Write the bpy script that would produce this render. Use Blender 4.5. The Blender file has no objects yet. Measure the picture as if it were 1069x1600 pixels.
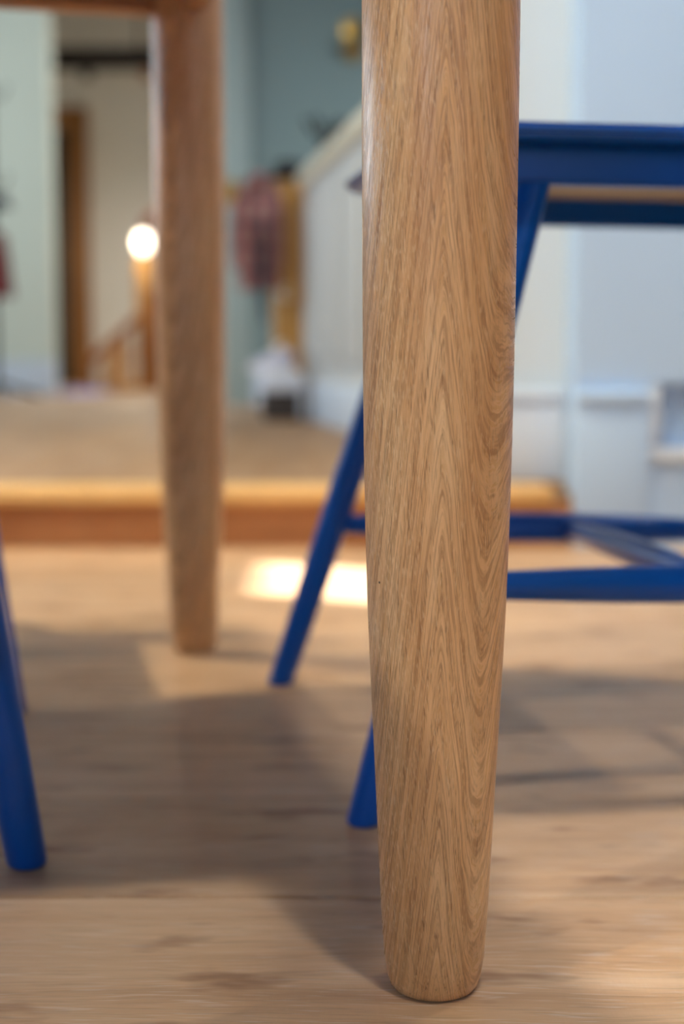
import bpy, bmesh, math, random
from mathutils import Vector, Matrix

random.seed(7)
scene = bpy.context.scene
COL = scene.collection

# ------------------------------------------------------------------ camera
F_PX = 50.0 / 36.0 * 1600.0
HORIZON = 560.0
PITCH = math.atan((800.0 - HORIZON) / F_PX)
CAM_H = 0.303
cam_data = bpy.data.cameras.new('camera')
cam_data.sensor_fit = 'VERTICAL'
cam_data.sensor_height = 36.0
cam_data.sensor_width = 24.0
cam_data.lens = 50.0
cam_data.clip_start = 0.02
cam_data.dof.use_dof = True
cam_data.dof.focus_distance = 0.655
cam_data.dof.aperture_fstop = 4.2
cam = bpy.data.objects.new('camera', cam_data)
COL.objects.link(cam)
cam.location = (0, 0, CAM_H)
cam.rotation_euler = (math.pi / 2 - PITCH, 0, 0)
scene.camera = cam

# ------------------------------------------------------------------ colour management
vs = scene.view_settings
vs.view_transform = 'Standard'
vs.look = 'None'
vs.gamma = 1.0
vs.use_curve_mapping = False
vs.exposure = 0.0

# ------------------------------------------------------------------ world and lights
world = bpy.data.worlds.new('sky')
scene.world = world
world.use_nodes = True
bg = world.node_tree.nodes['Background']
bg.inputs[0].default_value = (0.55, 0.72, 1.0, 1)
bg.inputs[1].default_value = 0.45

SUN_DIR = Vector((-0.75, 0.35, -0.5)).normalized()
sun_data = bpy.data.lights.new('sun', 'SUN')
sun_data.energy = 36.0
sun_data.angle = math.radians(0.6)
sun_data.color = (1.0, 0.97, 0.92)
sun = bpy.data.objects.new('sun', sun_data)
COL.objects.link(sun)
sun.location = (6, -2, 5)
sun.rotation_euler = SUN_DIR.to_track_quat('-Z', 'Y').to_euler()


def area_light(name, loc, direction, sx, sy, energy, color):
    d = bpy.data.lights.new(name, 'AREA')
    d.shape = 'RECTANGLE'
    d.size = sx
    d.size_y = sy
    d.energy = energy
    d.color = color
    o = bpy.data.objects.new(name, d)
    COL.objects.link(o)
    o.location = loc
    o.rotation_euler = Vector(direction).to_track_quat('-Z', 'Z').to_euler()
    return o


# daylight entering at the windows of the dining room and hall, the last one added
area_light('daylight_window_1', (1.55, -2.28, 1.55), (0, 1, -0.05), 0.22, 1.25, 7, (0.74, 0.82, 1.0))
area_light('daylight_window_2', (-1.30, -2.28, 1.55), (0, 1, -0.05), 1.25, 1.35, 27, (0.55, 0.78, 1.0))
area_light('daylight_window_3', (-3.02, 3.15, 1.12), (1, -0.1, 0), 0.50, 1.90, 34, (0.66, 0.84, 1.0))
area_light('hall_fill_light', (-3.02, 6.00, 1.55), (1, 0.25, -0.05), 1.25, 1.35, 45, (0.86, 0.93, 0.92))  # unseen light added to brighten the wall at the hall's end


# ------------------------------------------------------------------ pixel helpers
def ray(px, py):
    u = (px - 534.5) / F_PX
    v = (py - 800.0) / F_PX
    c, s = math.cos(PITCH), math.sin(PITCH)
    return Vector((u, c - v * s, -s - v * c))


def ground(px, py, z=0.0):
    d = ray(px, py)
    t = (z - CAM_H) / d.z
    return Vector((d.x * t, d.y * t, z))


def at(px, py, y):
    d = ray(px, py)
    t = y / d.y
    return Vector((d.x * t, y, CAM_H + d.z * t))


# ------------------------------------------------------------------ object helpers
def smooth_angle(me, ang=40):
    for p in me.polygons:
        p.use_smooth = True
    try:
        me.set_sharp_from_angle(angle=math.radians(ang))
    except Exception:
        pass


def obj(name, bm, mat, parent=None, smooth=True, loc=None, rot=None):
    bmesh.ops.recalc_face_normals(bm, faces=bm.faces)
    me = bpy.data.meshes.new(name)
    bm.to_mesh(me)
    bm.free()
    if smooth:
        smooth_angle(me)
    mats = mat if isinstance(mat, (list, tuple)) else [mat]
    for m in mats:
        me.materials.append(m)
    o = bpy.data.objects.new(name, me)
    COL.objects.link(o)
    if parent:
        o.parent = parent
    if loc is not None:
        o.location = loc
    if rot is not None:
        o.rotation_euler = rot
    return o


def empty(name, loc=(0, 0, 0), rz=0.0):
    o = bpy.data.objects.new(name, None)
    COL.objects.link(o)
    o.empty_display_size = 0.05
    o.location = loc
    o.rotation_euler = (0, 0, rz)
    return o


def tag(o, label, cat, group=None):
    o['label'] = label
    o['category'] = cat
    if group:
        o['group'] = group
    return o


def struct(o, label=None):
    o['kind'] = 'structure'
    if label:
        o['label'] = label
    return o


def copy_tree(o, parent=None):
    c = o.copy()
    COL.objects.link(c)
    c.parent = parent
    for ch in list(o.children):
        copy_tree(ch, c)
    return c


def box(bm, x0, x1, y0, y1, z0, z1, bevel=0.0, seg=2):
    vs_ = [bm.verts.new((x, y, z)) for x in (x0, x1) for y in (y0, y1) for z in (z0, z1)]
    idx = [(0, 1, 3, 2), (4, 6, 7, 5), (0, 4, 5, 1), (2, 3, 7, 6), (0, 2, 6, 4), (1, 5, 7, 3)]
    fs = [bm.faces.new([vs_[i] for i in f]) for f in idx]
    if bevel > 0:
        es = list({e for f in fs for e in f.edges})
        bmesh.ops.bevel(bm, geom=es, offset=bevel, segments=seg, affect='EDGES', profile=0.5)
    return bm


def bx(*a, **k):
    bm = bmesh.new()
    return box(bm, *a, **k)


def lathe(bm, profile, n=48, cx=0.0, cy=0.0, sx=1.0, sy=1.0, cap=True):
    rings = []
    for r, z in profile:
        rings.append([bm.verts.new((cx + sx * r * math.cos(2 * math.pi * i / n),
                                    cy + sy * r * math.sin(2 * math.pi * i / n), z)) for i in range(n)])
    for a, b in zip(rings[:-1], rings[1:]):
        for i in range(n):
            bm.faces.new((a[i], a[(i + 1) % n], b[(i + 1) % n], b[i]))
    if cap:
        bm.faces.new(list(reversed(rings[0])))
        bm.faces.new(rings[-1])
    return bm


def tube(bm, pts, radii, n=16, cap=True, flat=1.0):
    pts = [Vector(p) for p in pts]
    if not isinstance(radii, (list, tuple)):
        radii = [radii] * len(pts)
    rings = []
    ref = None
    for i, p in enumerate(pts):
        if i == 0:
            t = pts[1] - pts[0]
        elif i == len(pts) - 1:
            t = pts[-1] - pts[-2]
        else:
            t = pts[i + 1] - pts[i - 1]
        t.normalize()
        if ref is None:
            ref = Vector((0, 0, 1)) if abs(t.z) < 0.9 else Vector((1, 0, 0))
        a = (ref - t * ref.dot(t)).normalized()
        ref = a
        b = t.cross(a)
        rings.append([bm.verts.new(p + radii[i] * (math.cos(2 * math.pi * k / n) * a * flat + math.sin(2 * math.pi * k / n) * b))
                      for k in range(n)])
    for a, b in zip(rings[:-1], rings[1:]):
        for i in range(n):
            bm.faces.new((a[i], a[(i + 1) % n], b[(i + 1) % n], b[i]))
    if cap:
        bm.faces.new(list(reversed(rings[0])))
        bm.faces.new(rings[-1])
    return bm


def ball(bm, c, r, sx=1, sy=1, sz=1, seg=24):
    m = Matrix.Translation(c) @ Matrix.Diagonal((r * sx, r * sy, r * sz, 1))
    bmesh.ops.create_uvsphere(bm, u_segments=seg, v_segments=seg // 2, radius=1.0, matrix=m)
    return bm


# ------------------------------------------------------------------ materials
def srgb(r, g, b):
    def f(c):
        c /= 255.0
        return c / 12.92 if c <= 0.04045 else ((c + 0.055) / 1.055) ** 2.4
    return (f(r), f(g), f(b), 1.0)


class NT:
    def __init__(self, name):
        self.m = bpy.data.materials.new(name)
        self.m.use_nodes = True
        self.t = self.m.node_tree
        self.b = self.t.nodes['Principled BSDF']

    def n(self, typ, **kw):
        nd = self.t.nodes.new(typ)
        for k, v in kw.items():
            setattr(nd, k, v)
        return nd

    def l(self, a, b):
        self.t.links.new(a, b)

    def val(self, sock, v):
        if hasattr(v, 'is_output') or isinstance(v, bpy.types.NodeSocket):
            self.l(v, sock)
        else:
            sock.default_value = v

    def math(self, op, a, b=0.0, c=None):
        nd = self.n('ShaderNodeMath', operation=op)
        self.val(nd.inputs[0], a)
        self.val(nd.inputs[1], b)
        if c is not None:
            self.val(nd.inputs[2], c)
        return nd.outputs[0]

    def comb(self, x, y, z):
        nd = self.n('ShaderNodeCombineXYZ')
        for i, v in enumerate((x, y, z)):
            self.val(nd.inputs[i], v)
        return nd.outputs[0]

    def noise(self, vec, scale=1.0, detail=2.0, rough=0.5, dist=0.0):
        nd = self.n('ShaderNodeTexNoise')
        self.l(vec, nd.inputs['Vector'])
        nd.inputs['Scale'].default_value = scale
        nd.inputs['Detail'].default_value = detail
        nd.inputs['Roughness'].default_value = rough
        nd.inputs['Distortion'].default_value = dist
        return nd.outputs['Fac']

    def ramp(self, fac, stops):
        nd = self.n('ShaderNodeValToRGB')
        cr = nd.color_ramp
        while len(cr.elements) < len(stops):
            cr.elements.new(0.5)
        for e, (p, c) in zip(cr.elements, stops):
            e.position = p
            e.color = c
        self.l(fac, nd.inputs[0])
        return nd.outputs[0]

    def rng(self, fac, a, b, c=0.0, d=1.0):
        nd = self.n('ShaderNodeMapRange')
        self.l(fac, nd.inputs[0])
        for i, v in enumerate((a, b, c, d)):
            nd.inputs[i + 1].default_value = v
        return nd.outputs[0]

    def mix(self, fac, a, b, blend='MIX'):
        nd = self.n('ShaderNodeMix', data_type='RGBA', blend_type=blend)
        self.val(nd.inputs[0], fac)
        self.val(nd.inputs[6], a)
        self.val(nd.inputs[7], b)
        return nd.outputs[2]

    def coords(self):
        tc = self.n('ShaderNodeTexCoord')
        sp = self.n('ShaderNodeSeparateXYZ')
        self.l(tc.outputs['Object'], sp.inputs[0])
        return tc.outputs['Object'], sp.outputs[0], sp.outputs[1], sp.outputs[2]

    def bump(self, h, strength, dist):
        nd = self.n('ShaderNodeBump')
        nd.inputs['Strength'].default_value = strength
        nd.inputs['Distance'].default_value = dist
        self.l(h, nd.inputs['Height'])
        self.l(nd.outputs[0], self.b.inputs['Normal'])

    def set(self, **kw):
        for k, v in kw.items():
            self.b.inputs[k.replace('_', ' ')].default_value = v


def plain(name, col, rough=0.6, var=0.06, scale=6.0, bump=0.0, metal=0.0, coat=0.0):
    """Painted or plain surface with a faint mottled variation."""
    N = NT(name)
    v, x, y, z = N.coords()
    f = N.noise(v, scale, 3.0, 0.6)
    dark = tuple(c * (1 - var) for c in col[:3]) + (1,)
    lite = tuple(min(1, c * (1 + var)) for c in col[:3]) + (1,)
    N.l(N.ramp(f, [(0.3, dark), (0.7, lite)]), N.b.inputs['Base Color'])
    N.set(Roughness=rough, Metallic=metal)
    if coat:
        N.b.inputs['Coat Weight'].default_value = coat
        N.b.inputs['Coat Roughness'].default_value = 0.15
    if bump:
        N.bump(N.noise(v, scale * 40, 3, 0.6), bump, 0.001)
    return N.m


def oak_turned():
    """Oiled oak, flat-sawn: nested cathedral arches with open pores and pale flecks."""
    N = NT('oiled_oak_turned')
    v, x, y, z = N.coords()
    wob = N.noise(N.comb(N.math('MULTIPLY', x, 26), N.math('MULTIPLY', y, 26), N.math('MULTIPLY', z, 6)), 1.0, 3.0, 0.55)
    wob = N.math('SUBTRACT', wob, 0.5)
    wob2 = N.math('SUBTRACT', N.noise(N.comb(N.math('MULTIPLY', x, 160), N.math('MULTIPLY', y, 160), N.math('MULTIPLY', z, 22)), 1.0, 3.0, 0.6), 0.5)
    xs = N.math('ADD', N.math('SUBTRACT', x, 0.002), N.math('MULTIPLY', wob, 0.005))
    ax = N.math('SQRT', N.math('ADD', N.math('MULTIPLY', xs, xs), 0.0000012))
    g = N.math('MULTIPLY', ax, 0.52)
    # right of the crown the rings turn back in a tongue, mostly low on the leg
    over = N.math('MAXIMUM', N.math('SUBTRACT', xs, 0.0115), 0.0)
    low = N.rng(z, 0.40, 0.15, 0.02, 1.0)
    g = N.math('SUBTRACT', g, N.math('MULTIPLY', N.math('MULTIPLY', N.math('MULTIPLY', over, over), 40.0), low))
    kz = N.math('MULTIPLY', z, 0.062)
    d = N.math('ADD', g, kz)
    d = N.math('ADD', d, N.math('MULTIPLY', wob, 0.0030))
    d = N.math('ADD', d, N.math('MULTIPLY', wob2, 0.0005))
    ph = N.math('FRACT', N.math('DIVIDE', d, 0.0031))
    # pores gather at the start of each yearly ring
    early = N.ramp(ph, [(0.0, (1, 1, 1, 1)), (0.20, (0.7, 0.7, 0.7, 1)), (0.55, (0.12, 0.12, 0.12, 1)), (0.85, (0.0, 0, 0, 1)), (1.0, (0.95, 0.95, 0.95, 1))])
    broad = N.noise(N.comb(N.math('MULTIPLY', x, 60), N.math('MULTIPLY', y, 60), N.math('MULTIPLY', z, 6)), 1.0, 3.0, 0.55)
    base = N.ramp(broad, [(0.25, srgb(214, 160, 106)), (0.5, srgb(236, 188, 134)), (0.78, srgb(248, 210, 160))])
    col = N.mix(N.math('MULTIPLY', early, 0.30), base, srgb(176, 116, 64))
    # fine lines that run with the grain
    lines = N.noise(N.comb(N.math('MULTIPLY', d, 3000), N.math('MULTIPLY', x, 130), N.math('MULTIPLY', z, 13)), 1.0, 2.0, 0.6)
    lf = N.rng(lines, 0.48, 0.62)
    col = N.mix(N.math('MULTIPLY', lf, 0.46), col, srgb(150, 94, 52))
    # open pores: short dark hair lines along the leg
    sh = N.math('ADD', N.math('MULTIPLY', x, 2300), N.math('MULTIPLY', d, 1400))
    pores = N.noise(N.comb(sh, N.math('MULTIPLY', y, 2300), N.math('MULTIPLY', z, 85)), 1.0, 1.0, 0.5)
    pf = N.rng(pores, 0.57, 0.67)
    pf2 = N.math('MULTIPLY', pf, N.math('ADD', 0.35, N.math('MULTIPLY', early, 0.65)))
    col = N.mix(N.math('MULTIPLY', pf2, 0.55), col, srgb(112, 66, 32))
    # pale ray flecks
    fl = N.noise(N.comb(N.math('ADD', N.math('MULTIPLY', x, 1700), 31.0), N.math('MULTIPLY', y, 1700), N.math('MULTIPLY', z, 190)), 1.0, 1.0, 0.5)
    ff = N.rng(fl, 0.57, 0.66)
    side = N.math('MAXIMUM', N.rng(x, 0.0, -0.022), N.math('MULTIPLY', early, 0.6))
    ff = N.math('MULTIPLY', ff, N.math('MULTIPLY', side, 0.65))
    col = N.mix(ff, col, srgb(252, 220, 172))
    # a few pin knots
    vor = N.n('ShaderNodeTexVoronoi')
    N.l(v, vor.inputs['Vector'])
    vor.inputs['Scale'].default_value = 26.0
    kn = N.rng(vor.outputs['Distance'], 0.016, 0.024, 1.0, 0.0)
    col = N.mix(kn, col, srgb(48, 26, 14))
    N.l(col, N.b.inputs['Base Color'])
    rr = N.rng(lines, 0.3, 0.7, 0.25, 0.36)
    N.l(rr, N.b.inputs['Roughness'])
    N.set(IOR=1.53)
    h = N.math('SUBTRACT', N.math('MULTIPLY', ff, 0.4), N.math('ADD', pf2, N.math('MULTIPLY', lf, 0.4)))
    N.bump(h, 0.35, 0.0004)
    return N.m


def oak_plain(name, axis, c_lo, c_mid, c_hi, rough=0.45, lime=0.0, marks=0.0, rand=True):
    """Sawn oak board: grain runs along the given local axis."""
    N = NT(name)
    v, x, y, z = N.coords()
    oi = N.n('ShaderNodeObjectInfo')
    off = N.math('MULTIPLY', oi.outputs['Random'], 37.0 if rand else 0.0)
    ax = {'X': (x, y, z), 'Y': (y, x, z), 'Z': (z, x, y)}[axis]
    a, b, c = ax
    warp = N.math('SUBTRACT', N.noise(N.comb(N.math('ADD', N.math('MULTIPLY', a, 2.2), off), N.math('MULTIPLY', b, 9), N.math('MULTIPLY', c, 9)), 1.0, 3.0, 0.55), 0.5)
    bb = N.math('ADD', b, N.math('MULTIPLY', warp, 0.05))
    g1 = N.noise(N.comb(N.math('ADD', N.math('MULTIPLY', a, 3.0), off), N.math('MULTIPLY', bb, 42), N.math('MULTIPLY', c, 42)), 1.0, 4.0, 0.6)
    col = N.ramp(g1, [(0.28, c_lo), (0.5, c_mid), (0.74, c_hi)])
    g2 = N.noise(N.comb(N.math('ADD', N.math('MULTIPLY', a, 22.0), off), N.math('MULTIPLY', bb, 620), N.math('MULTIPLY', c, 620)), 1.0, 2.0, 0.6)
    f2 = N.rng(g2, 0.52, 0.68)
    col = N.mix(N.math('MULTIPLY', f2, 0.35), col, tuple(k * 0.55 for k in c_lo[:3]) + (1,))
    if lime:
        g3 = N.noise(N.comb(N.math('ADD', N.math('MULTIPLY', a, 30.0), off), N.math('MULTIPLY', bb, 520), 3.0), 1.0, 2.0, 0.6)
        f3 = N.rng(g3, 0.56, 0.68)
        col = N.mix(N.math('MULTIPLY', f3, lime), col, srgb(226, 214, 204))
    if marks:
        g4 = N.noise(N.comb(N.math('ADD', N.math('MULTIPLY', a, 9.0), off), N.math('MULTIPLY', b, 26), 5.0), 1.0, 3.0, 0.6)
        f4 = N.rng(g4, 0.57, 0.68)
        col = N.mix(N.math('MULTIPLY', f4, marks), col, srgb(126, 82, 48))
        # slow colour drift between greyed and honey wood
        g5 = N.noise(N.comb(N.math('ADD', N.math('MULTIPLY', a, 2.0), off), N.math('MULTIPLY', b, 6), 8.0), 1.0, 2.0, 0.5)
        col = N.mix(N.rng(g5, 0.35, 0.7, 0.0, 0.35), col, srgb(180, 158, 140))
    # plank to plank variation
    hv = N.n('ShaderNodeHueSaturation')
    N.l(col, hv.inputs['Color'])
    N.l(N.rng(oi.outputs['Random'], 0, 1, 0.92, 1.06), hv.inputs['Value'])
    N.l(hv.outputs[0], N.b.inputs['Base Color'])
    N.set(Roughness=rough)
    hgt = N.math('SUBTRACT', 0.0, f2)
    if marks:
        saw = N.noise(N.comb(N.math('MULTIPLY', a, 260), N.math('MULTIPLY', b, 60), off), 1.0, 2.0, 0.6)
        hgt = N.math('ADD', hgt, N.math('MULTIPLY', saw, 0.9))
    N.bump(hgt, 0.3, 0.0006)
    return N.m


M_LEG = oak_turned()
M_OAK_Z = oak_plain('oiled_oak_board', 'X', srgb(160, 108, 62), srgb(188, 136, 86), srgb(206, 160, 110))
M_FLOOR = oak_plain('limed_oak_floor', 'X', srgb(176, 136, 100), srgb(204, 166, 128), srgb(220, 188, 154), rough=0.42, lime=0.45, marks=0.75)
M_HALL = oak_plain('hall_oak_floor', 'Y', srgb(130, 96, 62), srgb(150, 116, 80), srgb(164, 132, 96), rough=0.5, lime=0.12, marks=0.25)
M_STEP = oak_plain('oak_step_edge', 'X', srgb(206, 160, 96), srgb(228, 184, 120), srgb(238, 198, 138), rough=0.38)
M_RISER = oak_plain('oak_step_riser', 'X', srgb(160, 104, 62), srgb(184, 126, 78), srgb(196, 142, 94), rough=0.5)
M_NEWEL = oak_plain('golden_pine', 'Z', srgb(176, 122, 56), srgb(204, 152, 80), srgb(216, 170, 100), rough=0.4)
M_BROWN = oak_plain('brown_wood', 'Z', srgb(120, 66, 28), srgb(146, 86, 40), srgb(164, 104, 56), rough=0.45)
M_DARKWOOD = oak_plain('dark_wood', 'X', srgb(20, 13, 8), srgb(30, 20, 12), srgb(40, 28, 18), rough=0.6)
M_CASING = oak_plain('golden_brown_casing', 'Z', srgb(122, 78, 34), srgb(146, 98, 48), srgb(160, 114, 62), rough=0.5)
M_PLY = oak_plain('pale_plywood', 'Y', srgb(150, 142, 134), srgb(168, 160, 152), srgb(180, 172, 164), rough=0.6)
M_BLUE = plain('blue_lacquer', srgb(0, 84, 180), rough=0.30, var=0.04, scale=14)
M_BLUE.node_tree.nodes['Principled BSDF'].inputs['IOR'].default_value = 1.40
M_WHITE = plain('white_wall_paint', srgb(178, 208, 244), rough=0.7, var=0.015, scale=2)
M_TAUPE = plain('grey_blue_room_paint', srgb(70, 80, 96), rough=0.75, var=0.02, scale=2)
M_SAGE = plain('sage_white_paint', srgb(204, 213, 203), rough=0.75, var=0.015, scale=2)
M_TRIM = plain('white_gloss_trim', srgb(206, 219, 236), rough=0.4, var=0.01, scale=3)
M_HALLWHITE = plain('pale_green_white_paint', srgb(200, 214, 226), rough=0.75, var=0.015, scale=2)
M_TEAL = plain('grey_green_wall_paint', srgb(132, 152, 151), rough=0.75, var=0.03, scale=2)
M_CREAM = plain('cream_wall_paint', srgb(218, 214, 204), rough=0.75, var=0.02, scale=2)
M_GREYPANEL = plain('pale_grey_panel_paint', srgb(196, 198, 198), rough=0.55, var=0.04, scale=3)
M_CAP = plain('cream_cap_paint', srgb(212, 206, 186), rough=0.5, var=0.02, scale=3)
M_CEIL = plain('ceiling_paint', srgb(150, 158, 168), rough=0.8, var=0.01, scale=2)
M_BLACK = plain('black_felt', srgb(26, 26, 28), rough=0.9, var=0.2, scale=30, bump=0.4)
M_NAVY = plain('dark_navy_wool', srgb(46, 48, 62), rough=0.95, var=0.2, scale=30, bump=0.4)
M_MAROON = plain('maroon_wool', srgb(112, 50, 52), rough=0.95, var=0.25, scale=24, bump=0.4)
M_GOLD = plain('brass', srgb(196, 156, 84), rough=0.3, var=0.05, scale=20, metal=0.9)
M_GLINT = plain('white_glint_gloss', srgb(240, 234, 224), rough=0.18, var=0.02, scale=10, coat=0.5)  # glossy white for the balls that stand for glints
M_LILAC = plain('pale_lilac_canvas', srgb(196, 198, 222), rough=0.8, var=0.06, scale=20)
M_RUBBER = plain('white_rubber', srgb(232, 232, 234), rough=0.6, var=0.03, scale=20)
M_CARTON = plain('charcoal_card', srgb(58, 52, 52), rough=0.8, var=0.1, scale=12)
M_LID = plain('white_blue_card', srgb(212, 220, 238), rough=0.7, var=0.04, scale=12)
M_RUG = plain('violet_blue_wool', srgb(140, 150, 214), rough=0.95, var=0.1, scale=60, bump=0.5)
M_IRON = plain('dark_iron', srgb(40, 36, 36), rough=0.5, var=0.1, scale=20, metal=0.6)
M_FOOTPAD = plain('grey_felt_pad', srgb(90, 84, 78), rough=0.95, var=0.1, scale=40)


def plaid(name):
    N = NT(name)
    v, x, y, z = N.coords()
    sx = N.math('SINE', N.math('MULTIPLY', x, 120))
    sz = N.math('SINE', N.math('MULTIPLY', z, 80))
    f = N.math('ADD', N.math('MULTIPLY', N.math('GREATER_THAN', sx, 0.2), 0.5), N.math('MULTIPLY', N.math('GREATER_THAN', sz, 0.3), 0.4))
    n = N.math('MULTIPLY', N.noise(v, 50, 2, 0.5), 0.15)
    N.l(N.ramp(N.math('ADD', f, n), [(0.05, srgb(176, 138, 130)), (0.5, srgb(150, 92, 92)), (0.95, srgb(86, 66, 74))]), N.b.inputs['Base Color'])
    N.set(Roughness=0.95)
    return N.m


M_PLAID = plaid('pink_plaid_wool')


def wicker():
    N = NT('tan_wicker')
    v, x, y, z = N.coords()
    an = N.math('ARCTAN2', y, x)
    w = N.math('MULTIPLY', N.math('SINE', N.math('MULTIPLY', an, 30)), N.math('SINE', N.math('MULTIPLY', z, 260)))
    N.l(N.ramp(N.rng(w, -1, 1), [(0.2, srgb(176, 128, 80)), (0.8, srgb(222, 184, 136))]), N.b.inputs['Base Color'])
    N.set(Roughness=0.7)
    N.bump(w, 0.5, 0.003)
    return N.m


M_WICKER = wicker()


def glow(name, col, strength):
    N = NT(name)
    v, x, y, z = N.coords()
    f = N.noise(v, 8, 2, 0.5)
    N.l(N.ramp(f, [(0.2, tuple(c * 0.96 for c in col[:3]) + (1,)), (0.8, col)]), N.b.inputs['Emission Color'])
    N.b.inputs['Base Color'].default_value = (0.8, 0.78, 0.72, 1)
    N.b.inputs['Emission Strength'].default_value = strength
    return N.m


M_GLOBE = glow('lit_opal_glass', (1.0, 0.90, 0.72, 1), 3.5)
M_LED = glow('lit_led_lens', (1.0, 0.85, 0.62, 1), 12.0)

# ------------------------------------------------------------------ the setting
STEP_Y = ground(400, 855).y          # foot of the step's riser
HALL_Z = 0.098
X_RET = at(902, 500, STEP_Y + 0.0).x   # where the opening's right-hand wall stands
CEIL = 2.62
XL, XR, YR = -3.1, 2.4, -2.4

# lower floor: slab with single planks laid across the view
floor = struct(obj('floor', bx(XL - 0.1, XR + 0.1, YR - 0.1, STEP_Y + 0.25, -0.08, -0.014), M_FLOOR, smooth=False))
PW = 0.182
plank_meshes = {}


def plank(length, width, axis, mat, parent, name, cx, cy, ztop, rz=0.0):
    key = (round(length, 3), round(width, 3), axis, mat.name)
    if key not in plank_meshes:
        g = 0.0007
        if axis == 'X':
            bm = bx(-length / 2 + g, length / 2 - g, -width / 2 + g, width / 2 - g, -0.014, 0.0)
        else:
            bm = bx(-width / 2 + g, width / 2 - g, -length / 2 + g, length / 2 - g, -0.014, 0.0)
        es = [e for e in bm.edges if all(v.co.z > -0.001 for v in e.verts)]
        bmesh.ops.bevel(bm, geom=es, offset=0.0011, segments=1, affect='EDGES')
        bmesh.ops.recalc_face_normals(bm, faces=bm.faces)
        me = bpy.data.meshes.new(name)
        bm.to_mesh(me)
        bm.free()
        me.materials.append(mat)
        plank_meshes[key] = me
    o = bpy.data.objects.new(name, plank_meshes[key])
    COL.objects.link(o)
    o.parent = parent
    o.location = (cx, cy, ztop)
    return o


Y_JOINT = ground(300, 1402).y
row = 0
k0 = int((YR - Y_JOINT) / PW) - 1
for k in range(k0, 40):
    y0 = Y_JOINT + k * PW
    y1 = min(y0 + PW, STEP_Y + 0.02)
    if y0 > STEP_Y:
        break
    if y1 < YR:
        continue
    L = 1.9
    x = random.uniform(0.75, 1.25) - 3 * L
    while x < XR:
        xa, xb = max(x, XL), min(x + L, XR)
        if xb - xa > 0.05:
            plank(xb - xa, y1 - y0, 'X', M_FLOOR, floor, 'floor_plank', (xa + xb) / 2, (y0 + y1) / 2, 0.0)
        x += L

# raised hall floor with its step
HALL_YB = 11.3
floor_hall = struct(obj('floor_hall', bx(XL - 0.1, XR + 0.1, STEP_Y + 0.03, HALL_YB, -0.05, HALL_Z - 0.014), M_HALL, smooth=False))
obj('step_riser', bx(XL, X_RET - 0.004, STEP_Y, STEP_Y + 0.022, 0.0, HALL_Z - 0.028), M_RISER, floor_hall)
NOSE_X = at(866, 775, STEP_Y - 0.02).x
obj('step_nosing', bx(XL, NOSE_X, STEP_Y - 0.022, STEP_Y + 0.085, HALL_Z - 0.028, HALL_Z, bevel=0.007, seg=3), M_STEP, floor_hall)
HW = 0.15
x = XL
i = 0
while x < X_RET - 0.01:
    xb = min(x + HW, X_RET)
    y = STEP_Y + 0.086 - random.uniform(0, 1.5)
    while y < HALL_YB:
        ya, yb = max(y, STEP_Y + 0.086), min(y + 2.4, HALL_YB)
        if yb - ya > 0.05:
            plank(yb - ya, xb - x, 'Y', M_HALL, floor_hall, 'floor_plank', (x + xb) / 2, (ya + yb) / 2, HALL_Z)
        y += 2.4
    x = xb

# ceiling over everything
ceiling = struct(obj('ceiling', bx(XL - 0.1, XR + 0.1, YR - 0.1, 8.0, CEIL, CEIL + 0.1), M_CEIL, smooth=False))

# rear wall of the dining room (behind the camera) with two window openings
W = [(1.55, 0.95), (-1.30, 1.25)]
bm = bmesh.new()
xs = [XL, W[1][0] - 0.65, W[1][0] + 0.65, W[0][0] - 0.5, W[0][0] + 0.5, XR]
for a, b in ((0, 1), (2, 3), (4, 5)):
    box(bm, xs[a], xs[b], YR - 0.15, YR, -0.08, CEIL)
for a, b in ((1, 2), (3, 4)):
    box(bm, xs[a], xs[b], YR - 0.15, YR, -0.08, 0.85)
    box(bm, xs[a], xs[b], YR - 0.15, YR, 2.25, CEIL)
struct(obj('wall_rear', bm, M_TAUPE, smooth=False))
# left wall with one window opening
bm = bmesh.new()
box(bm, XL - 0.15, XL, 1.9, 2.35, -0.08, CEIL)
box(bm, XL - 0.15, XL, 3.65, 5.35, -0.08, CEIL)
box(bm, XL - 0.15, XL, 6.65, 11.3, -0.08, 3.0)
box(bm, XL - 0.15, XL, 5.35, 6.65, -0.08, 0.85)
box(bm, XL - 0.15, XL, 5.35, 6.65, 2.25, CEIL)
box(bm, XL - 0.15, XL, 2.35, 3.65, -0.08, 0.12)
box(bm, XL - 0.15, XL, 2.35, 3.65, 2.25, CEIL)
struct(obj('wall_left', bm, M_HALLWHITE, smooth=False))
struct(obj('wall_dining_left', bx(XL - 0.15, XL, YR, 1.899, -0.08, CEIL), M_TAUPE, smooth=False))


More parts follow.
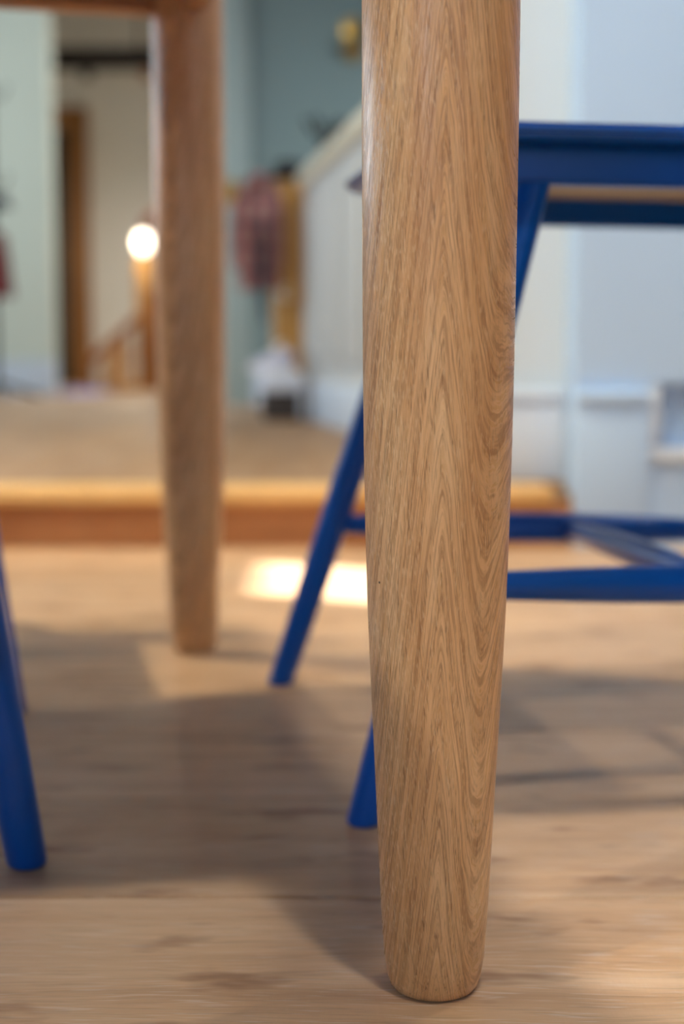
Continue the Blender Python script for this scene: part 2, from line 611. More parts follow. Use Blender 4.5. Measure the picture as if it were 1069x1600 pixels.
def window(name, x0, x1, z0, z1, y, along='X'):
    """White casement: frame, glazing bars and a pale pane set deep in the wall."""
    root = empty(name)
    struct(root)

    def b(n, a0, a1, c0, c1, d0, d1, m):
        if along == 'X':
            return obj(n, bx(a0, a1, d0, d1, c0, c1, bevel=0.004), m, root)
        return obj(n, bx(d0, d1, a0, a1, c0, c1, bevel=0.004), m, root)
    t = 0.06
    b('window_frame', x0, x0 + t, z0, z1, y - 0.03, y + 0.03, M_TRIM)
    b('window_frame', x1 - t, x1, z0, z1, y - 0.03, y + 0.03, M_TRIM)
    b('window_frame', x0 + t, x1 - t, z0, z0 + t, y - 0.03, y + 0.03, M_TRIM)
    b('window_frame', x0 + t, x1 - t, z1 - t, z1, y - 0.03, y + 0.03, M_TRIM)
    xm, zm = (x0 + x1) / 2, (z0 + z1) / 2
    b('glazing_bar', xm - 0.012, xm + 0.012, z0 + t, z1 - t, y - 0.012, y + 0.012, M_TRIM)
    b('glazing_bar', x0 + t, x1 - t, zm - 0.012, zm + 0.012, y - 0.010, y + 0.010, M_TRIM)
    return root


window('window_1', W[0][0] - 0.5, W[0][0] + 0.5, 0.85, 2.25, YR - 0.08)
window('window_2', W[1][0] - 0.65, W[1][0] + 0.65, 0.85, 2.25, YR - 0.08)
window('window_3', 2.35, 3.65, 0.12, 2.25, XL - 0.08, along='Y')

window('added_window_4', 5.35, 6.65, 0.85, 2.25, XL - 0.08, along='Y')  # unseen window added to go with the hall's extra daylight

# right wall with an added, unseen opening sized to shape the floor's sun patch
SP = ground(505, 912)
SP.x += 0.03
t_ = (XR - SP.x) / -SUN_DIR.x
WY, WZ = SP.y - SUN_DIR.y * t_, -SUN_DIR.z * t_
wy0, wy1, wz0, wz1 = WY - 0.15, WY + 0.15, WZ - 0.10, WZ + 0.10
bm = bmesh.new()
box(bm, XR, XR + 0.03, YR, wy0, -0.08, CEIL)
box(bm, XR, XR + 0.03, wy1, 9.0, -0.08, CEIL)
box(bm, XR, XR + 0.03, wy0, wy1, -0.08, wz0)
box(bm, XR, XR + 0.03, wy0, wy1, wz1, CEIL)
struct(obj('wall_right', bm, M_TAUPE, smooth=False))

# white wall facing the camera to the right of the opening, with a recessed panel
P_X0 = at(1020, 650, STEP_Y).x
P_Z0 = at(1040, 705, STEP_Y).z
wb = bmesh.new()
box(wb, X_RET, P_X0, STEP_Y, STEP_Y + 0.12, 0.0, CEIL)
box(wb, P_X0, XR, STEP_Y, STEP_Y + 0.12, 0.0, P_Z0)
P_Z1 = at(1040, 598, STEP_Y).z
box(wb, P_X0, P_X0 + 0.62, STEP_Y + 0.04, STEP_Y + 0.12, P_Z0, P_Z1)
box(wb, P_X0, P_X0 + 0.62, STEP_Y, STEP_Y + 0.12, P_Z1, CEIL)
box(wb, P_X0 + 0.62, XR, STEP_Y, STEP_Y + 0.12, P_Z0, CEIL)
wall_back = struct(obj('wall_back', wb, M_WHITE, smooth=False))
# moulding round the foot of the recessed panel
obj('panel_moulding', bx(P_X0 - 0.004, P_X0 + 0.63, STEP_Y - 0.012, STEP_Y + 0.034, P_Z0 - 0.016, P_Z0 + 0.004, bevel=0.004), M_TRIM, wall_back)
obj('panel_moulding', bx(P_X0 - 0.004, P_X0 + 0.012, STEP_Y - 0.004, STEP_Y + 0.034, P_Z0 + 0.005, at(1020, 603, STEP_Y).z, bevel=0.003), M_TRIM, wall_back)
# pier beside the opening, set back behind the step's nosing, and its flank running into the hall
PIER_Y = STEP_Y + 0.087
PIER_X = at(655, 500, PIER_Y).x
RET_Y1 = 3.35
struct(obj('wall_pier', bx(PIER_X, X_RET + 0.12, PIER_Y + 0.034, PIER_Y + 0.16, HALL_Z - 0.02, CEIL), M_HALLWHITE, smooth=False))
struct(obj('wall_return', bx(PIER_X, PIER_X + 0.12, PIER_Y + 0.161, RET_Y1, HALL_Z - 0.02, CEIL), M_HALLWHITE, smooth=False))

BZ = at(930, 610, STEP_Y).z
b1 = bmesh.new()
box(b1, X_RET - 0.001, P_X0 - 0.006, STEP_Y - 0.016, STEP_Y - 0.0005, 0.0, BZ - 0.022, bevel=0.003)
box(b1, X_RET - 0.001, P_X0 - 0.006, STEP_Y - 0.022, STEP_Y - 0.0005, BZ - 0.0215, BZ, bevel=0.006, seg=3)
struct(obj('baseboard_back', b1, M_WHITE))
b1 = bmesh.new()
box(b1, PIER_X, X_RET - 0.001, PIER_Y + 0.018, PIER_Y + 0.0335, HALL_Z + 0.001, BZ - 0.022, bevel=0.003)
box(b1, PIER_X, X_RET - 0.001, PIER_Y + 0.012, PIER_Y + 0.0335, BZ - 0.0215, BZ, bevel=0.006, seg=3)
struct(obj('baseboard_pier', b1, M_TRIM))

# ---- half-height panelled wall with a cream cap, running from the opening to the newel post
NEWEL = Vector((at(452, 600, 5.1).x, 5.1, HALL_Z))
HW_A = Vector((PIER_X + 0.055, RET_Y1 + 0.02, 0))
HW_B = Vector((NEWEL.x + 0.105, NEWEL.y - 0.06, 0))
hd = (HW_B - HW_A)
hl = hd.length
ha = math.atan2(hd.y, hd.x)
HZ = 0.845
# local x runs along the wall from the opening to the newel; local +y faces the hall (left)
hwall = empty('wall_half', (HW_A.x, HW_A.y, HALL_Z), ha)
struct(hwall)
obj('wall_body', bx(0, hl, -0.05, 0.05, 0, HZ - 0.06), M_GREYPANEL, hwall, smooth=False)
obj('wall_cap', bx(0, hl, -0.075, 0.075, HZ - 0.06, HZ - 0.0, bevel=0.012, seg=3), M_CAP, hwall)
obj('skirting', bx(0, hl, 0.05, 0.066, 0, 0.13, bevel=0.004), M_TRIM, hwall)
npan = 4
for k in range(npan):
    a = 0.06 + k * (hl - 0.06) / npan
    b = a + (hl - 0.06) / npan - 0.06
    pbm = bmesh.new()
    box(pbm, a, b, 0.05, 0.062, 0.19, HZ - 0.12, bevel=0.006)
    obj('raised_panel', pbm, M_GREYPANEL, hwall)

# newel post at its end
newel = empty('newel_post', NEWEL, ha)
tag(newel, 'square golden pine newel post at the end of the half wall', 'newel post')
obj('shaft', bx(-0.055, 0.055, -0.055, 0.055, 0, 0.80, bevel=0.006), M_NEWEL, newel)
obj('cap', bx(-0.06, 0.06, -0.06, 0.06, 0.80, 0.825, bevel=0.008), M_NEWEL, newel)
obj('plinth', bx(-0.062, 0.062, -0.062, 0.062, 0, 0.10, bevel=0.008), M_NEWEL, newel)

# ---- hall walls: grey-green wall behind the half wall, white wall with a doorway on the left
TEAL_Y = 6.3
TX0 = at(354, 300, TEAL_Y).x
struct(obj('wall_hall', bx(TX0, XR, TEAL_Y, TEAL_Y + 0.12, HALL_Z - 0.02, CEIL), M_TEAL, smooth=False))
struct(obj('trim_1', bx(TX0 - 0.015, at(394, 300, TEAL_Y).x, TEAL_Y - 0.02, TEAL_Y - 0.0005, HALL_Z, CEIL - 0.002, bevel=0.006), plain('pale_teal_casing', srgb(164, 180, 176), 0.5, 0.02, 3)))
struct(obj('baseboard_hall', bx(at(394, 300, TEAL_Y).x + 0.001, X_RET, TEAL_Y - 0.02, TEAL_Y - 0.0005, HALL_Z, HALL_Z + 0.15, bevel=0.005), M_TRIM))
BACK_Y = 8.0
DX0 = at(78, 300, BACK_Y).x
struct(obj('wall_hall_end', bx(XL, DX0, BACK_Y, BACK_Y + 0.14, HALL_Z - 0.02, 3.0), M_SAGE, smooth=False))
struct(obj('wall_hall_side', bx(TX0, TX0 + 0.12, TEAL_Y + 0.121, BACK_Y + 2.9, HALL_Z - 0.02, 2.95), M_CREAM, smooth=False))
struct(obj('wall_lintel', bx(DX0 + 0.001, TX0 - 0.001, BACK_Y, BACK_Y + 0.14, 2.45, 3.0), M_HALLWHITE, smooth=False))
bb = bmesh.new()
box(bb, XL, DX0 + 0.012, BACK_Y - 0.018, BACK_Y - 0.0005, HALL_Z, HALL_Z + 0.165, bevel=0.003)
box(bb, XL, DX0 + 0.016, BACK_Y - 0.026, BACK_Y - 0.0005, HALL_Z + 0.166, HALL_Z + 0.195, bevel=0.006)
struct(obj('baseboard_hall_end', bb, M_TRIM))

# ---- room beyond the doorway
FAR_Y = 10.9
struct(obj('wall_far', bx(XL, TX0, FAR_Y, FAR_Y + 0.12, HALL_Z - 0.02, 2.95), M_CREAM, smooth=False))
struct(obj('ceiling_far', bx(XL, TX0 + 0.12, BACK_Y + 0.001, FAR_Y + 0.1, 2.95, 3.0), M_CEIL, smooth=False))
# dark ceiling beam crossing the far room
bA, bB = at(86, 92, 10.2), at(240, 100, 10.0)
beam = empty('ceiling_beam', ((bA.x + bB.x) / 2, 10.1, bA.z))
tag(beam, 'dark brown timber beam high in the room beyond the doorway', 'beam')
obj('timber', bx(-0.95, 0.40, -0.07, 0.07, -0.09, 0.05, bevel=0.01), M_DARKWOOD, beam, rot=(0, 0, 0))
for sx in (-0.12, 0.30):
    obj('bracket', bx(sx - 0.03, sx + 0.03, -0.05, 0.05, -0.16, -0.09, bevel=0.008), M_DARKWOOD if sx < 0 else M_BROWN, beam)
for sx in (-0.85, 0.25):
    hb = bmesh.new()
    tube(hb, [(sx, 0, 0.05), (sx, 0, 2.95 - bA.z)], 0.012, 10)
    obj('hanger', hb, M_IRON, beam)

# wooden doorway in the far room: dark door with a brown casing
dj0 = at(90, 300, FAR_Y - 0.03)
dj1 = at(139, 300, FAR_Y - 0.03)
dtop = at(110, 168, FAR_Y - 0.03).z
door = empty('door_1', (dj0.x, FAR_Y - 0.001, HALL_Z))
struct(door)
dh = dtop - HALL_Z
jw = dj1.x - dj0.x
obj('door_leaf', bx(-0.80, jw * 0.36, -0.03, -0.001, 0.005, dh - 0.16, bevel=0.003), plain('dark_green_door_paint', srgb(24, 28, 27), 0.5, 0.05, 4), door)
obj('door_casing', bx(jw * 0.36, jw, -0.06, -0.001, 0.0, dh, bevel=0.006), M_CASING, door)
obj('door_casing', bx(-0.80, jw * 0.36 - 0.001, -0.06, -0.001, dh - 0.155, dh, bevel=0.006), M_CASING, door)


# ------------------------------------------------------------------ ceiling downlights (warm)
def downlight(x, y, zc, energy, label, spot=True, radius=0.045, color=(1.0, 0.84, 0.66), angle=150):
    r = empty('ceiling_downlight', (x, y, zc))
    tag(r, label, 'ceiling light', 'recessed ceiling downlights')
    b = bmesh.new()
    lathe(b, [(0.036, -0.001), (0.046, -0.010), (0.056, -0.006), (0.058, -0.0005)], 32, cap=False)
    obj('rim', b, M_TRIM, r)
    b = bmesh.new()
    lathe(b, [(0.036, -0.004), (0.036, -0.002)], 32)
    obj('lens', b, M_LED, r)
    ld = bpy.data.lights.new('downlight_lamp', 'SPOT')
    ld.energy = energy
    ld.color = color
    ld.spot_size = math.radians(angle)
    ld.spot_blend = 0.8
    ld.shadow_soft_size = radius
    lo = bpy.data.objects.new('downlight_lamp', ld)
    COL.objects.link(lo)
    lo.parent = r
    lo.location = (0, 0, -0.05)
    return r


downlight(-1.20, 1.88, CEIL, 190, 'small white downlight in the ceiling left of the table just before the oak step', color=(1.0, 0.84, 0.52))
downlight(-1.20, -0.40, CEIL, 95, 'small white downlight in the dining room ceiling left of the camera', color=(1.0, 0.92, 0.80))
downlight(0.24, 0.12, CEIL, 66, 'small white downlight in the dining room ceiling just behind the camera', color=(1.0, 0.90, 0.74))
downlight(-0.10, 1.05, CEIL, 100, 'small white downlight in the ceiling straight above the dining table', color=(1.0, 0.90, 0.74))
downlight(1.50, 1.70, CEIL, 66, 'small white downlight in the dining room ceiling near the right wall', color=(1.0, 0.90, 0.74))
downlight(-1.3, 5.6, CEIL, 8, 'small white downlight in the hall ceiling', color=(1.0, 0.90, 0.78), angle=110)
downlight(0.9, 4.6, CEIL, 180, 'small white downlight in the ceiling over the stairwell', color=(0.9, 0.95, 1.0))
downlight(-1.25, 8.9, 2.95, 330, 'small white downlight in the far room ceiling', radius=0.35, color=(1.0, 0.94, 0.86), angle=130)

# ------------------------------------------------------------------ dining table
FOOT_N = ground(678, 1538)
FOOT_F = ground(304, 1016)
d1 = (FOOT_F - FOOT_N)
SPAN = d1.length
d1.normalize()
TAB_A = math.atan2(d1.y, d1.x) - math.pi / 2        # table's local +y runs from near leg to far leg
table = empty('dining_table', (FOOT_N.x, FOOT_N.y, 0), TAB_A)
tag(table, 'oak dining table on stout round tapered legs, the near leg filling the foreground', 'table')
LEG_H = 0.722
leg_prof_px = []   # (radius, height)
PROFILE = [(0.0170, 0.0), (0.0200, 0.0006), (0.0214, 0.0025), (0.0228, 0.007), (0.0242, 0.016), (0.0258, 0.040), (0.0272, 0.070),
           (0.0288, 0.105), (0.0308, 0.145), (0.0326, 0.185), (0.0338, 0.225), (0.0346, 0.265), (0.0351, 0.305),
           (0.0354, 0.350), (0.0357, 0.400), (0.0358, 0.460), (0.0358, 0.540), (0.0358, LEG_H)]
LEG_SCALE = 1.0
LENGTH = 1.75


def table_leg(lx, ly, rz):
    b = bmesh.new()
    lathe(b, [(r * LEG_SCALE, z) for r, z in PROFILE], 96)
    return obj('leg', b, M_LEG, table, loc=(lx, ly, 0), rot=(0, 0, rz))


table_leg(0, 0, -TAB_A + math.radians(-4))
table_leg(0, SPAN, -TAB_A + 1.1)
table_leg(-LENGTH, 0, 2.0)
table_leg(-LENGTH, SPAN, 3.0)
AZ = at(250, 27, FOOT_F.y).z
# aprons between the legs, set just inside their outer faces
obj('apron', bx(-LENGTH + 0.03, -0.03, SPAN - 0.014, SPAN + 0.014, AZ, LEG_H, bevel=0.003), M_OAK_Z, table)
obj('apron', bx(-LENGTH + 0.03, -0.03, -0.014, 0.014, AZ, LEG_H, bevel=0.003), M_OAK_Z, table)
obj('apron', bx(-0.014, 0.014, 0.03, SPAN - 0.03, AZ, LEG_H, bevel=0.003), M_OAK_Z, table)
obj('apron', bx(-LENGTH - 0.014, -LENGTH + 0.014, 0.03, SPAN - 0.03, AZ, LEG_H, bevel=0.003), M_OAK_Z, table)
# top with rounded corners
bm = bmesh.new()
ov, rc = 0.045, 0.075
x0, x1, y0, y1 = -LENGTH - ov, ov, -ov, SPAN + ov
ring = []
for cx, cy, a0 in ((x1 - rc, y1 - rc, 0), (x0 + rc, y1 - rc, 90), (x0 + rc, y0 + rc, 180), (x1 - rc, y0 + rc, 270)):
    for k in range(9):
        a = math.radians(a0 + k * 90 / 8)
        ring.append((cx + rc * math.cos(a), cy + rc * math.sin(a)))
lo = [bm.verts.new((p[0], p[1], LEG_H)) for p in ring]
f = bm.faces.new(lo)
ex = bmesh.ops.extrude_face_region(bm, geom=[f])
bmesh.ops.translate(bm, verts=[v for v in ex['geom'] if isinstance(v, bmesh.types.BMVert)], vec=(0, 0, 0.028))
es = [e for e in bm.edges if abs(e.verts[0].co.z - e.verts[1].co.z) < 1e-6]
bmesh.ops.bevel(bm, geom=es, offset=0.006, segments=3, affect='EDGES')
obj('tabletop', bm, M_OAK_Z, table)

# ------------------------------------------------------------------ blue chairs
FX, FXT = 0.203, 0.142      # half widths of the front feet and of the leg tops
BX_, BXT = 0.160, 0.148     # same for the back legs
FY, FYT = -0.235, -0.106
BY, BYT = 0.250, 0.172
RB, RT = 0.420, 0.447       # rail bottom and top
SEAT_T = 0.4570
SEAT_W = 0.180
ST_Z = 0.1525


def lerp(a, b, t):
    return a + (b - a) * t


def make_chair():
    root = empty('blue_chair')

    def leg(sx, fx, fxt, fy, fyt):
        b = bmesh.new()
        top = RB + 0.001
        pts, rad = [], []
        prof = [(0.0, 0.0095), (0.0015, 0.0112), (0.004, 0.0119), (0.06, 0.0126), (0.14, 0.0138), (0.2, 0.0141), (0.28, 0.0134), (0.36, 0.0122), (top, 0.0112)]
        for z, r in prof:
            t = z / top
            pts.append((sx * lerp(fx, fxt, t), lerp(fy, fyt, t), z))
            rad.append(r)
        # rings kept horizontal so that the foot stands flat on the floor
        n = 24
        rings = []
        for p, r in zip(pts, rad):
            rings.append([b.verts.new((p[0] + r * 1.02 * math.cos(2 * math.pi * i / n), p[1] + r * 1.04 * math.sin(2 * math.pi * i / n), p[2])) for i in range(n)])
        for a, c in zip(rings[:-1], rings[1:]):
            for i in range(n):
                b.faces.new((a[i], a[(i + 1) % n], c[(i + 1) % n], c[i]))
        b.faces.new(list(reversed(rings[0])))
        b.faces.new(rings[-1])
        return obj('leg', b, M_BLUE, root)

    for sx in (1, -1):
        leg(sx, FX, FXT, FY, FYT)
    for sx in (1, -1):
        leg(sx, BX_, BXT, BY, BYT)

    def legpos(sx, front, z):
        t = z / (RB + 0.001)
        if front:
            return Vector((sx * lerp(FX, FXT, t), lerp(FY, FYT, t), z))
        return Vector((sx * lerp(BX_, BXT, t), lerp(BY, BYT, t), z))

    # turned side stretchers, swelling in the middle
    mids = {}
    for sx in (1, -1):
        p, q = legpos(sx, True, ST_Z), legpos(sx, False, ST_Z - 0.012)
        b = bmesh.new()
        n = 13
        pts = [p.lerp(q, k / (n - 1)) for k in range(n)]
        rad = [0.0084 + 0.0054 * math.sin(math.pi * k / (n - 1)) ** 1.2 for k in range(n)]
        tube(b, pts, rad, 18)
        obj('side_stretcher', b, M_BLUE, root)
        mids[sx] = p.lerp(q, 0.53)
    b = bmesh.new()
    n = 13
    pts = [mids[1].lerp(mids[-1], k / (n - 1)) for k in range(n)]
    rad = [0.0076 + 0.0042 * math.sin(math.pi * k / (n - 1)) for k in range(n)]
    tube(b, pts, rad, 18)
    obj('cross_stretcher', b, M_BLUE, root)

    # seat frame of four rails
    rw = 0.009
    for sx in (1, -1):
        a = Vector((sx * FXT, FYT - 0.02, 0))
        c = Vector((sx * BXT, BYT + 0.02, 0))
        b = bmesh.new()
        dirv = (c - a).normalized()
        nrm = Vector((dirv.y, -dirv.x, 0))
        ps = [a + nrm * rw, a - nrm * rw, c - nrm * rw, c + nrm * rw]
        lo_ = [b.verts.new((p.x, p.y, RB)) for p in ps]
        hi_ = [b.verts.new((p.x, p.y, RT)) for p in ps]
        b.faces.new(lo_[::-1])
        b.faces.new(hi_)
        for i in range(4):
            b.faces.new((lo_[i], lo_[(i + 1) % 4], hi_[(i + 1) % 4], hi_[i]))
        bmesh.ops.bevel(b, geom=list(b.edges), offset=0.0025, segments=2, affect='EDGES')
        obj('side_rail', b, M_BLUE, root)
    obj('front_rail', bx(-FXT + 0.010, FXT - 0.010, FYT - 0.012, FYT + 0.006, RB, RT, bevel=0.0025), M_BLUE, root)
    obj('back_rail', bx(-BXT + 0.010, BXT - 0.010, BYT - 0.006, BYT + 0.012, RB, RT, bevel=0.0025), M_BLUE, root)
    # unpainted underside of the seat
    obj('seat_underside', bx(-BXT + 0.012, BXT - 0.012, FYT + 0.008, BYT - 0.008, RT - 0.004, RT - 0.0004), M_PLY, root)

    # seat board: rounded trapezoid
    b = bmesh.new()
    ring = []
    fr, bk = -0.185, 0.205
    wf, wb_ = SEAT_W, SEAT_W + 0.008
    r = 0.045
    for cx, cy, a0 in ((wb_ - r, bk - r, 0), (-wb_ + r, bk - r, 90), (-wf + r, fr + r, 180), (wf - r, fr + r, 270)):
        for k in range(9):
            an = math.radians(a0 + k * 90 / 8)
            ring.append((cx + r * math.cos(an), cy + r * math.sin(an)))
    lo_ = [b.verts.new((p[0], p[1], RT)) for p in ring]
    f_ = b.faces.new(lo_)
    ex_ = bmesh.ops.extrude_face_region(b, geom=[f_])
    bmesh.ops.translate(b, verts=[v for v in ex_['geom'] if isinstance(v, bmesh.types.BMVert)], vec=(0, 0, SEAT_T - RT))
    es_ = [e for e in b.edges if abs(e.verts[0].co.z - e.verts[1].co.z) < 1e-6]
    bmesh.ops.bevel(b, geom=es_, offset=0.004, segments=3, affect='EDGES')
    obj('seat', b, M_BLUE, root)

    # spindle back with a curved top rail
    tops = []
    for k in range(7):
        u = -1 + 2 * k / 6
        base = Vector((u * 0.135, 0.175 - 0.012 * u * u, SEAT_T - 0.006))
        top = Vector((u * 0.185, 0.262 - 0.045 * u * u, 0.785))
        tops.append(top)
        b = bmesh.new()
        pts = [base.lerp(top, j / 6) for j in range(7)]
        rad = [0.0060 + 0.0022 * math.sin(math.pi * min(1, j / 4)) for j in range(7)]
        tube(b, pts, rad, 12)
        obj('spindle', b, M_BLUE, root)
    b = bmesh.new()
    pts = []
    for k in range(15):
        u = -1.12 + 2.24 * k / 14
        pts.append(Vector((u * 0.185, 0.264 - 0.045 * u * u, 0.80)))
    tube(b, pts, [0.015 + 0.010 * math.cos(math.pi / 2 * (-1 + 2 * k / 14)) for k in range(15)], 14, flat=1.15)
    obj('top_rail', b, M_BLUE, root)
    return root


def place_chair(root, local_foot, world_foot, psi):
    c, s = math.cos(psi), math.sin(psi)
    root.rotation_euler = (0, 0, psi)
    root.location = (world_foot.x - (c * local_foot[0] - s * local_foot[1]), world_foot.y - (s * local_foot[0] + c * local_foot[1]), 0)


chair = make_chair()
# chair drawn up to the table's end: its near front foot and far front foot fix its place
FN, FF = ground(564, 1291), ground(441, 1068)
ff = FN - FF
psi_r = math.atan2(ff.y, ff.x) + math.radians(0.8)
place_chair(chair, (0, FY), (FN + FF) / 2, psi_r)
tag(chair, 'blue chair whose seat and stretchers show to the right behind the near table leg', 'chair', 'blue chairs at the dining table')

chair_n = copy_tree(chair)
place_chair(chair_n, (-FX, FY), ground(43, 1352), TAB_A + math.pi)
tag(chair_n, 'blue chair at the left edge, its single thick leg standing nearest to the camera', 'chair', 'blue chairs at the dining table')
chair_f = copy_tree(chair)
place_chair(chair_f, (FX, FY), ground(20, 1114), TAB_A)
tag(chair_f, 'blue chair at the left edge, two legs half hidden behind the nearer blue leg', 'chair', 'blue chairs at the dining table')

# ------------------------------------------------------------------ things in the hall


def hat(name, loc, mat, label, tilt=(0, 0, 0), s=1.0):
    r = empty(name, loc)
    r.rotation_euler = tilt
    tag(r, label, 'hat')
    b = bmesh.new()
    lathe(b, [(0.088 * s, 0.0), (0.086 * s, 0.04 * s), (0.078 * s, 0.08 * s), (0.055 * s, 0.10 * s), (0.02 * s, 0.105 * s)], 28)
    obj('crown', b, mat, r)
    b = bmesh.new()
    lathe(b, [(0.07 * s, -0.004), (0.12 * s, -0.006), (0.125 * s, 0.0), (0.12 * s, 0.004), (0.07 * s, 0.006)], 28)
    obj('brim', b, mat, r)
    return r


def coat(name, loc, rz, mat, label, h=0.5, w=0.16, dep=0.075, sleeves=True, lining=None):
    """A coat hanging by its collar: folded body that narrows to the shoulders, sleeves, collar."""
    r = empty(name, loc, rz)
    tag(r, label, 'coat')
    b = bmesh.new()
    n = 40
    rings = []
    prof = [(0.0, 0.22), (-0.03, 0.42), (-0.08, 0.66), (-0.16, 0.78), (-0.35, 0.82), (-0.60, 0.90), (-0.85, 1.0), (-1.0, 1.02)]
    for zf, wf in prof:
        ringv = []
        for i in range(n):
            a = 2 * math.pi * i / n
            fold = 1 + (0.10 + 0.12 * -zf) * math.sin(7 * a + 3 * zf) * min(1.0, -zf * 3)
            ringv.append(b.verts.new((w * wf * math.cos(a) * fold, dep * (0.5 + 0.5 * wf) * math.sin(a) * fold, zf * h)))
        rings.append(ringv)
    for a_, c_ in zip(rings[:-1], rings[1:]):
        for i in range(n):
            b.faces.new((a_[i], a_[(i + 1) % n], c_[(i + 1) % n], c_[i]))
    b.faces.new(rings[0])
    b.faces.new(list(reversed(rings[-1])))
    obj('coat_body', b, mat, r)
    if sleeves:
        for s in (-1, 1):
            b = bmesh.new()
            tube(b, [(s * w * 0.62, 0, -0.06 * h), (s * w * 0.92, 0.01, -0.22 * h), (s * w * 1.02, 0.02, -0.5 * h), (s * w * 1.0, 0.025, -0.80 * h)],
                 [0.028, 0.036, 0.034, 0.028], 16)
            obj('sleeve', b, mat, r)
    b = bmesh.new()
    tube(b, [(-0.05, 0.0, -0.012), (-0.02, -0.04, 0.012), (0.02, -0.04, 0.012), (0.05, 0.0, -0.012)], [0.014, 0.018, 0.018, 0.014], 12)
    obj('collar', b, lining or mat, r)
    return r


cp = at(404, 286, 4.93)
pcoat = coat('plaid_coat', cp, 0.3, M_PLAID, 'pinkish plaid wool coat hanging on the golden newel post', h=0.36, w=0.062, dep=0.045)
st = bmesh.new()
tube(st, [(0.005, -0.03, -0.10), (-0.005, -0.062, -0.24), (-0.004, -0.055, -0.38), (0.006, -0.04, -0.47)], [0.014, 0.022, 0.022, 0.012], 14, flat=0.6)
tail = obj('hanging_scarf', st, M_NAVY, pcoat)
tail['label'] = 'dark scarf trailing from the coat'
hp = at(452, 283, 5.1)
hat('black_hat', (NEWEL.x + 0.0, NEWEL.y, HALL_Z + 0.832), M_BLACK, 'black brimmed hat lying on top of the newel post', s=0.62)

# dark dried sprig in a small vase standing on the cap of the half wall
vs_p = HW_A.lerp(HW_B, 0.90)
vase = empty('sprig_vase', (vs_p.x, vs_p.y, HALL_Z + HZ))
tag(vase, 'small dark vase of dark twigs standing on the cream cap of the half wall', 'vase')
b = bmesh.new()
lathe(b, [(0.022, 0.0), (0.030, 0.02), (0.028, 0.045), (0.014, 0.065), (0.017, 0.075)], 24)
obj('vase_body', b, M_IRON, vase)
for k in range(9):
    a = k * 2.4
    b = bmesh.new()
    rr = 0.05 + 0.03 * random.random()
    tube(b, [(0, 0, 0.07), (0.4 * rr * math.cos(a), 0.4 * rr * math.sin(a), 0.10), (rr * math.cos(a), rr * math.sin(a), 0.13 + 0.03 * random.random())], [0.003, 0.004, 0.009], 8)
    obj('twig', b, M_BLACK, vase)

# white balls added to stand for two blurred glints on the newel post
for py, txt in ((458, 'upper'), (545, 'lower')):
    k = at(446 if py < 500 else 440, py, 4.98)
    kn = empty('glint_ball', (k.x, k.y, k.z), ha + math.pi / 2)
    tag(kn, '%s of two round white balls added as blurred glints on the golden newel post' % txt, 'glint')
    b = bmesh.new()
    ball(b, (0, 0, 0), 0.026, sx=1, sy=0.8, sz=1)
    obj('glint_head', b, M_GLINT, kn)
    b = bmesh.new()
    tube(b, [Vector((0, 0.015, 0)), Vector((0, 0.11, 0))], [0.009, 0.014], 14)
    obj('stem', b, M_GOLD, kn)

# dark peg on the face of the half wall
pg = at(562, 300, 4.28)
peg = empty('coat_peg', pg, ha)
tag(peg, 'small dark round peg on the pale half wall beside the near table leg', 'peg')
b = bmesh.new()
ball(b, (0, 0.02, 0), 0.022)
obj('peg_head', b, M_DARKWOOD, peg)
b = bmesh.new()
tube(b, [(0, 0.01, 0), (0, -0.06, 0)], [0.008, 0.010], 12)
obj('peg_stem', b, M_DARKWOOD, peg)

# charcoal box with a pale lid and a pair of trainers on it
bp = at(437, 640, 4.72)
bw = at(465, 630, bp.y).x - at(410, 630, bp.y).x
cbox = empty('storage_box', (bp.x, bp.y + 0.08, HALL_Z), 0.12)
tag(cbox, 'charcoal storage box with a pale blue lid on the hall floor below the newel post', 'box')
bh = at(437, 612, bp.y).z - HALL_Z
obj('box_body', bx(-bw / 2, bw / 2, -0.08, 0.08, 0, bh, bevel=0.004), M_CARTON, cbox)
lh = at(437, 580, bp.y).z - HALL_Z - bh
obj('lid', bx(-bw / 2 - 0.008, bw / 2 + 0.008, -0.088, 0.088, bh, bh + lh, bevel=0.008), M_LID, cbox)


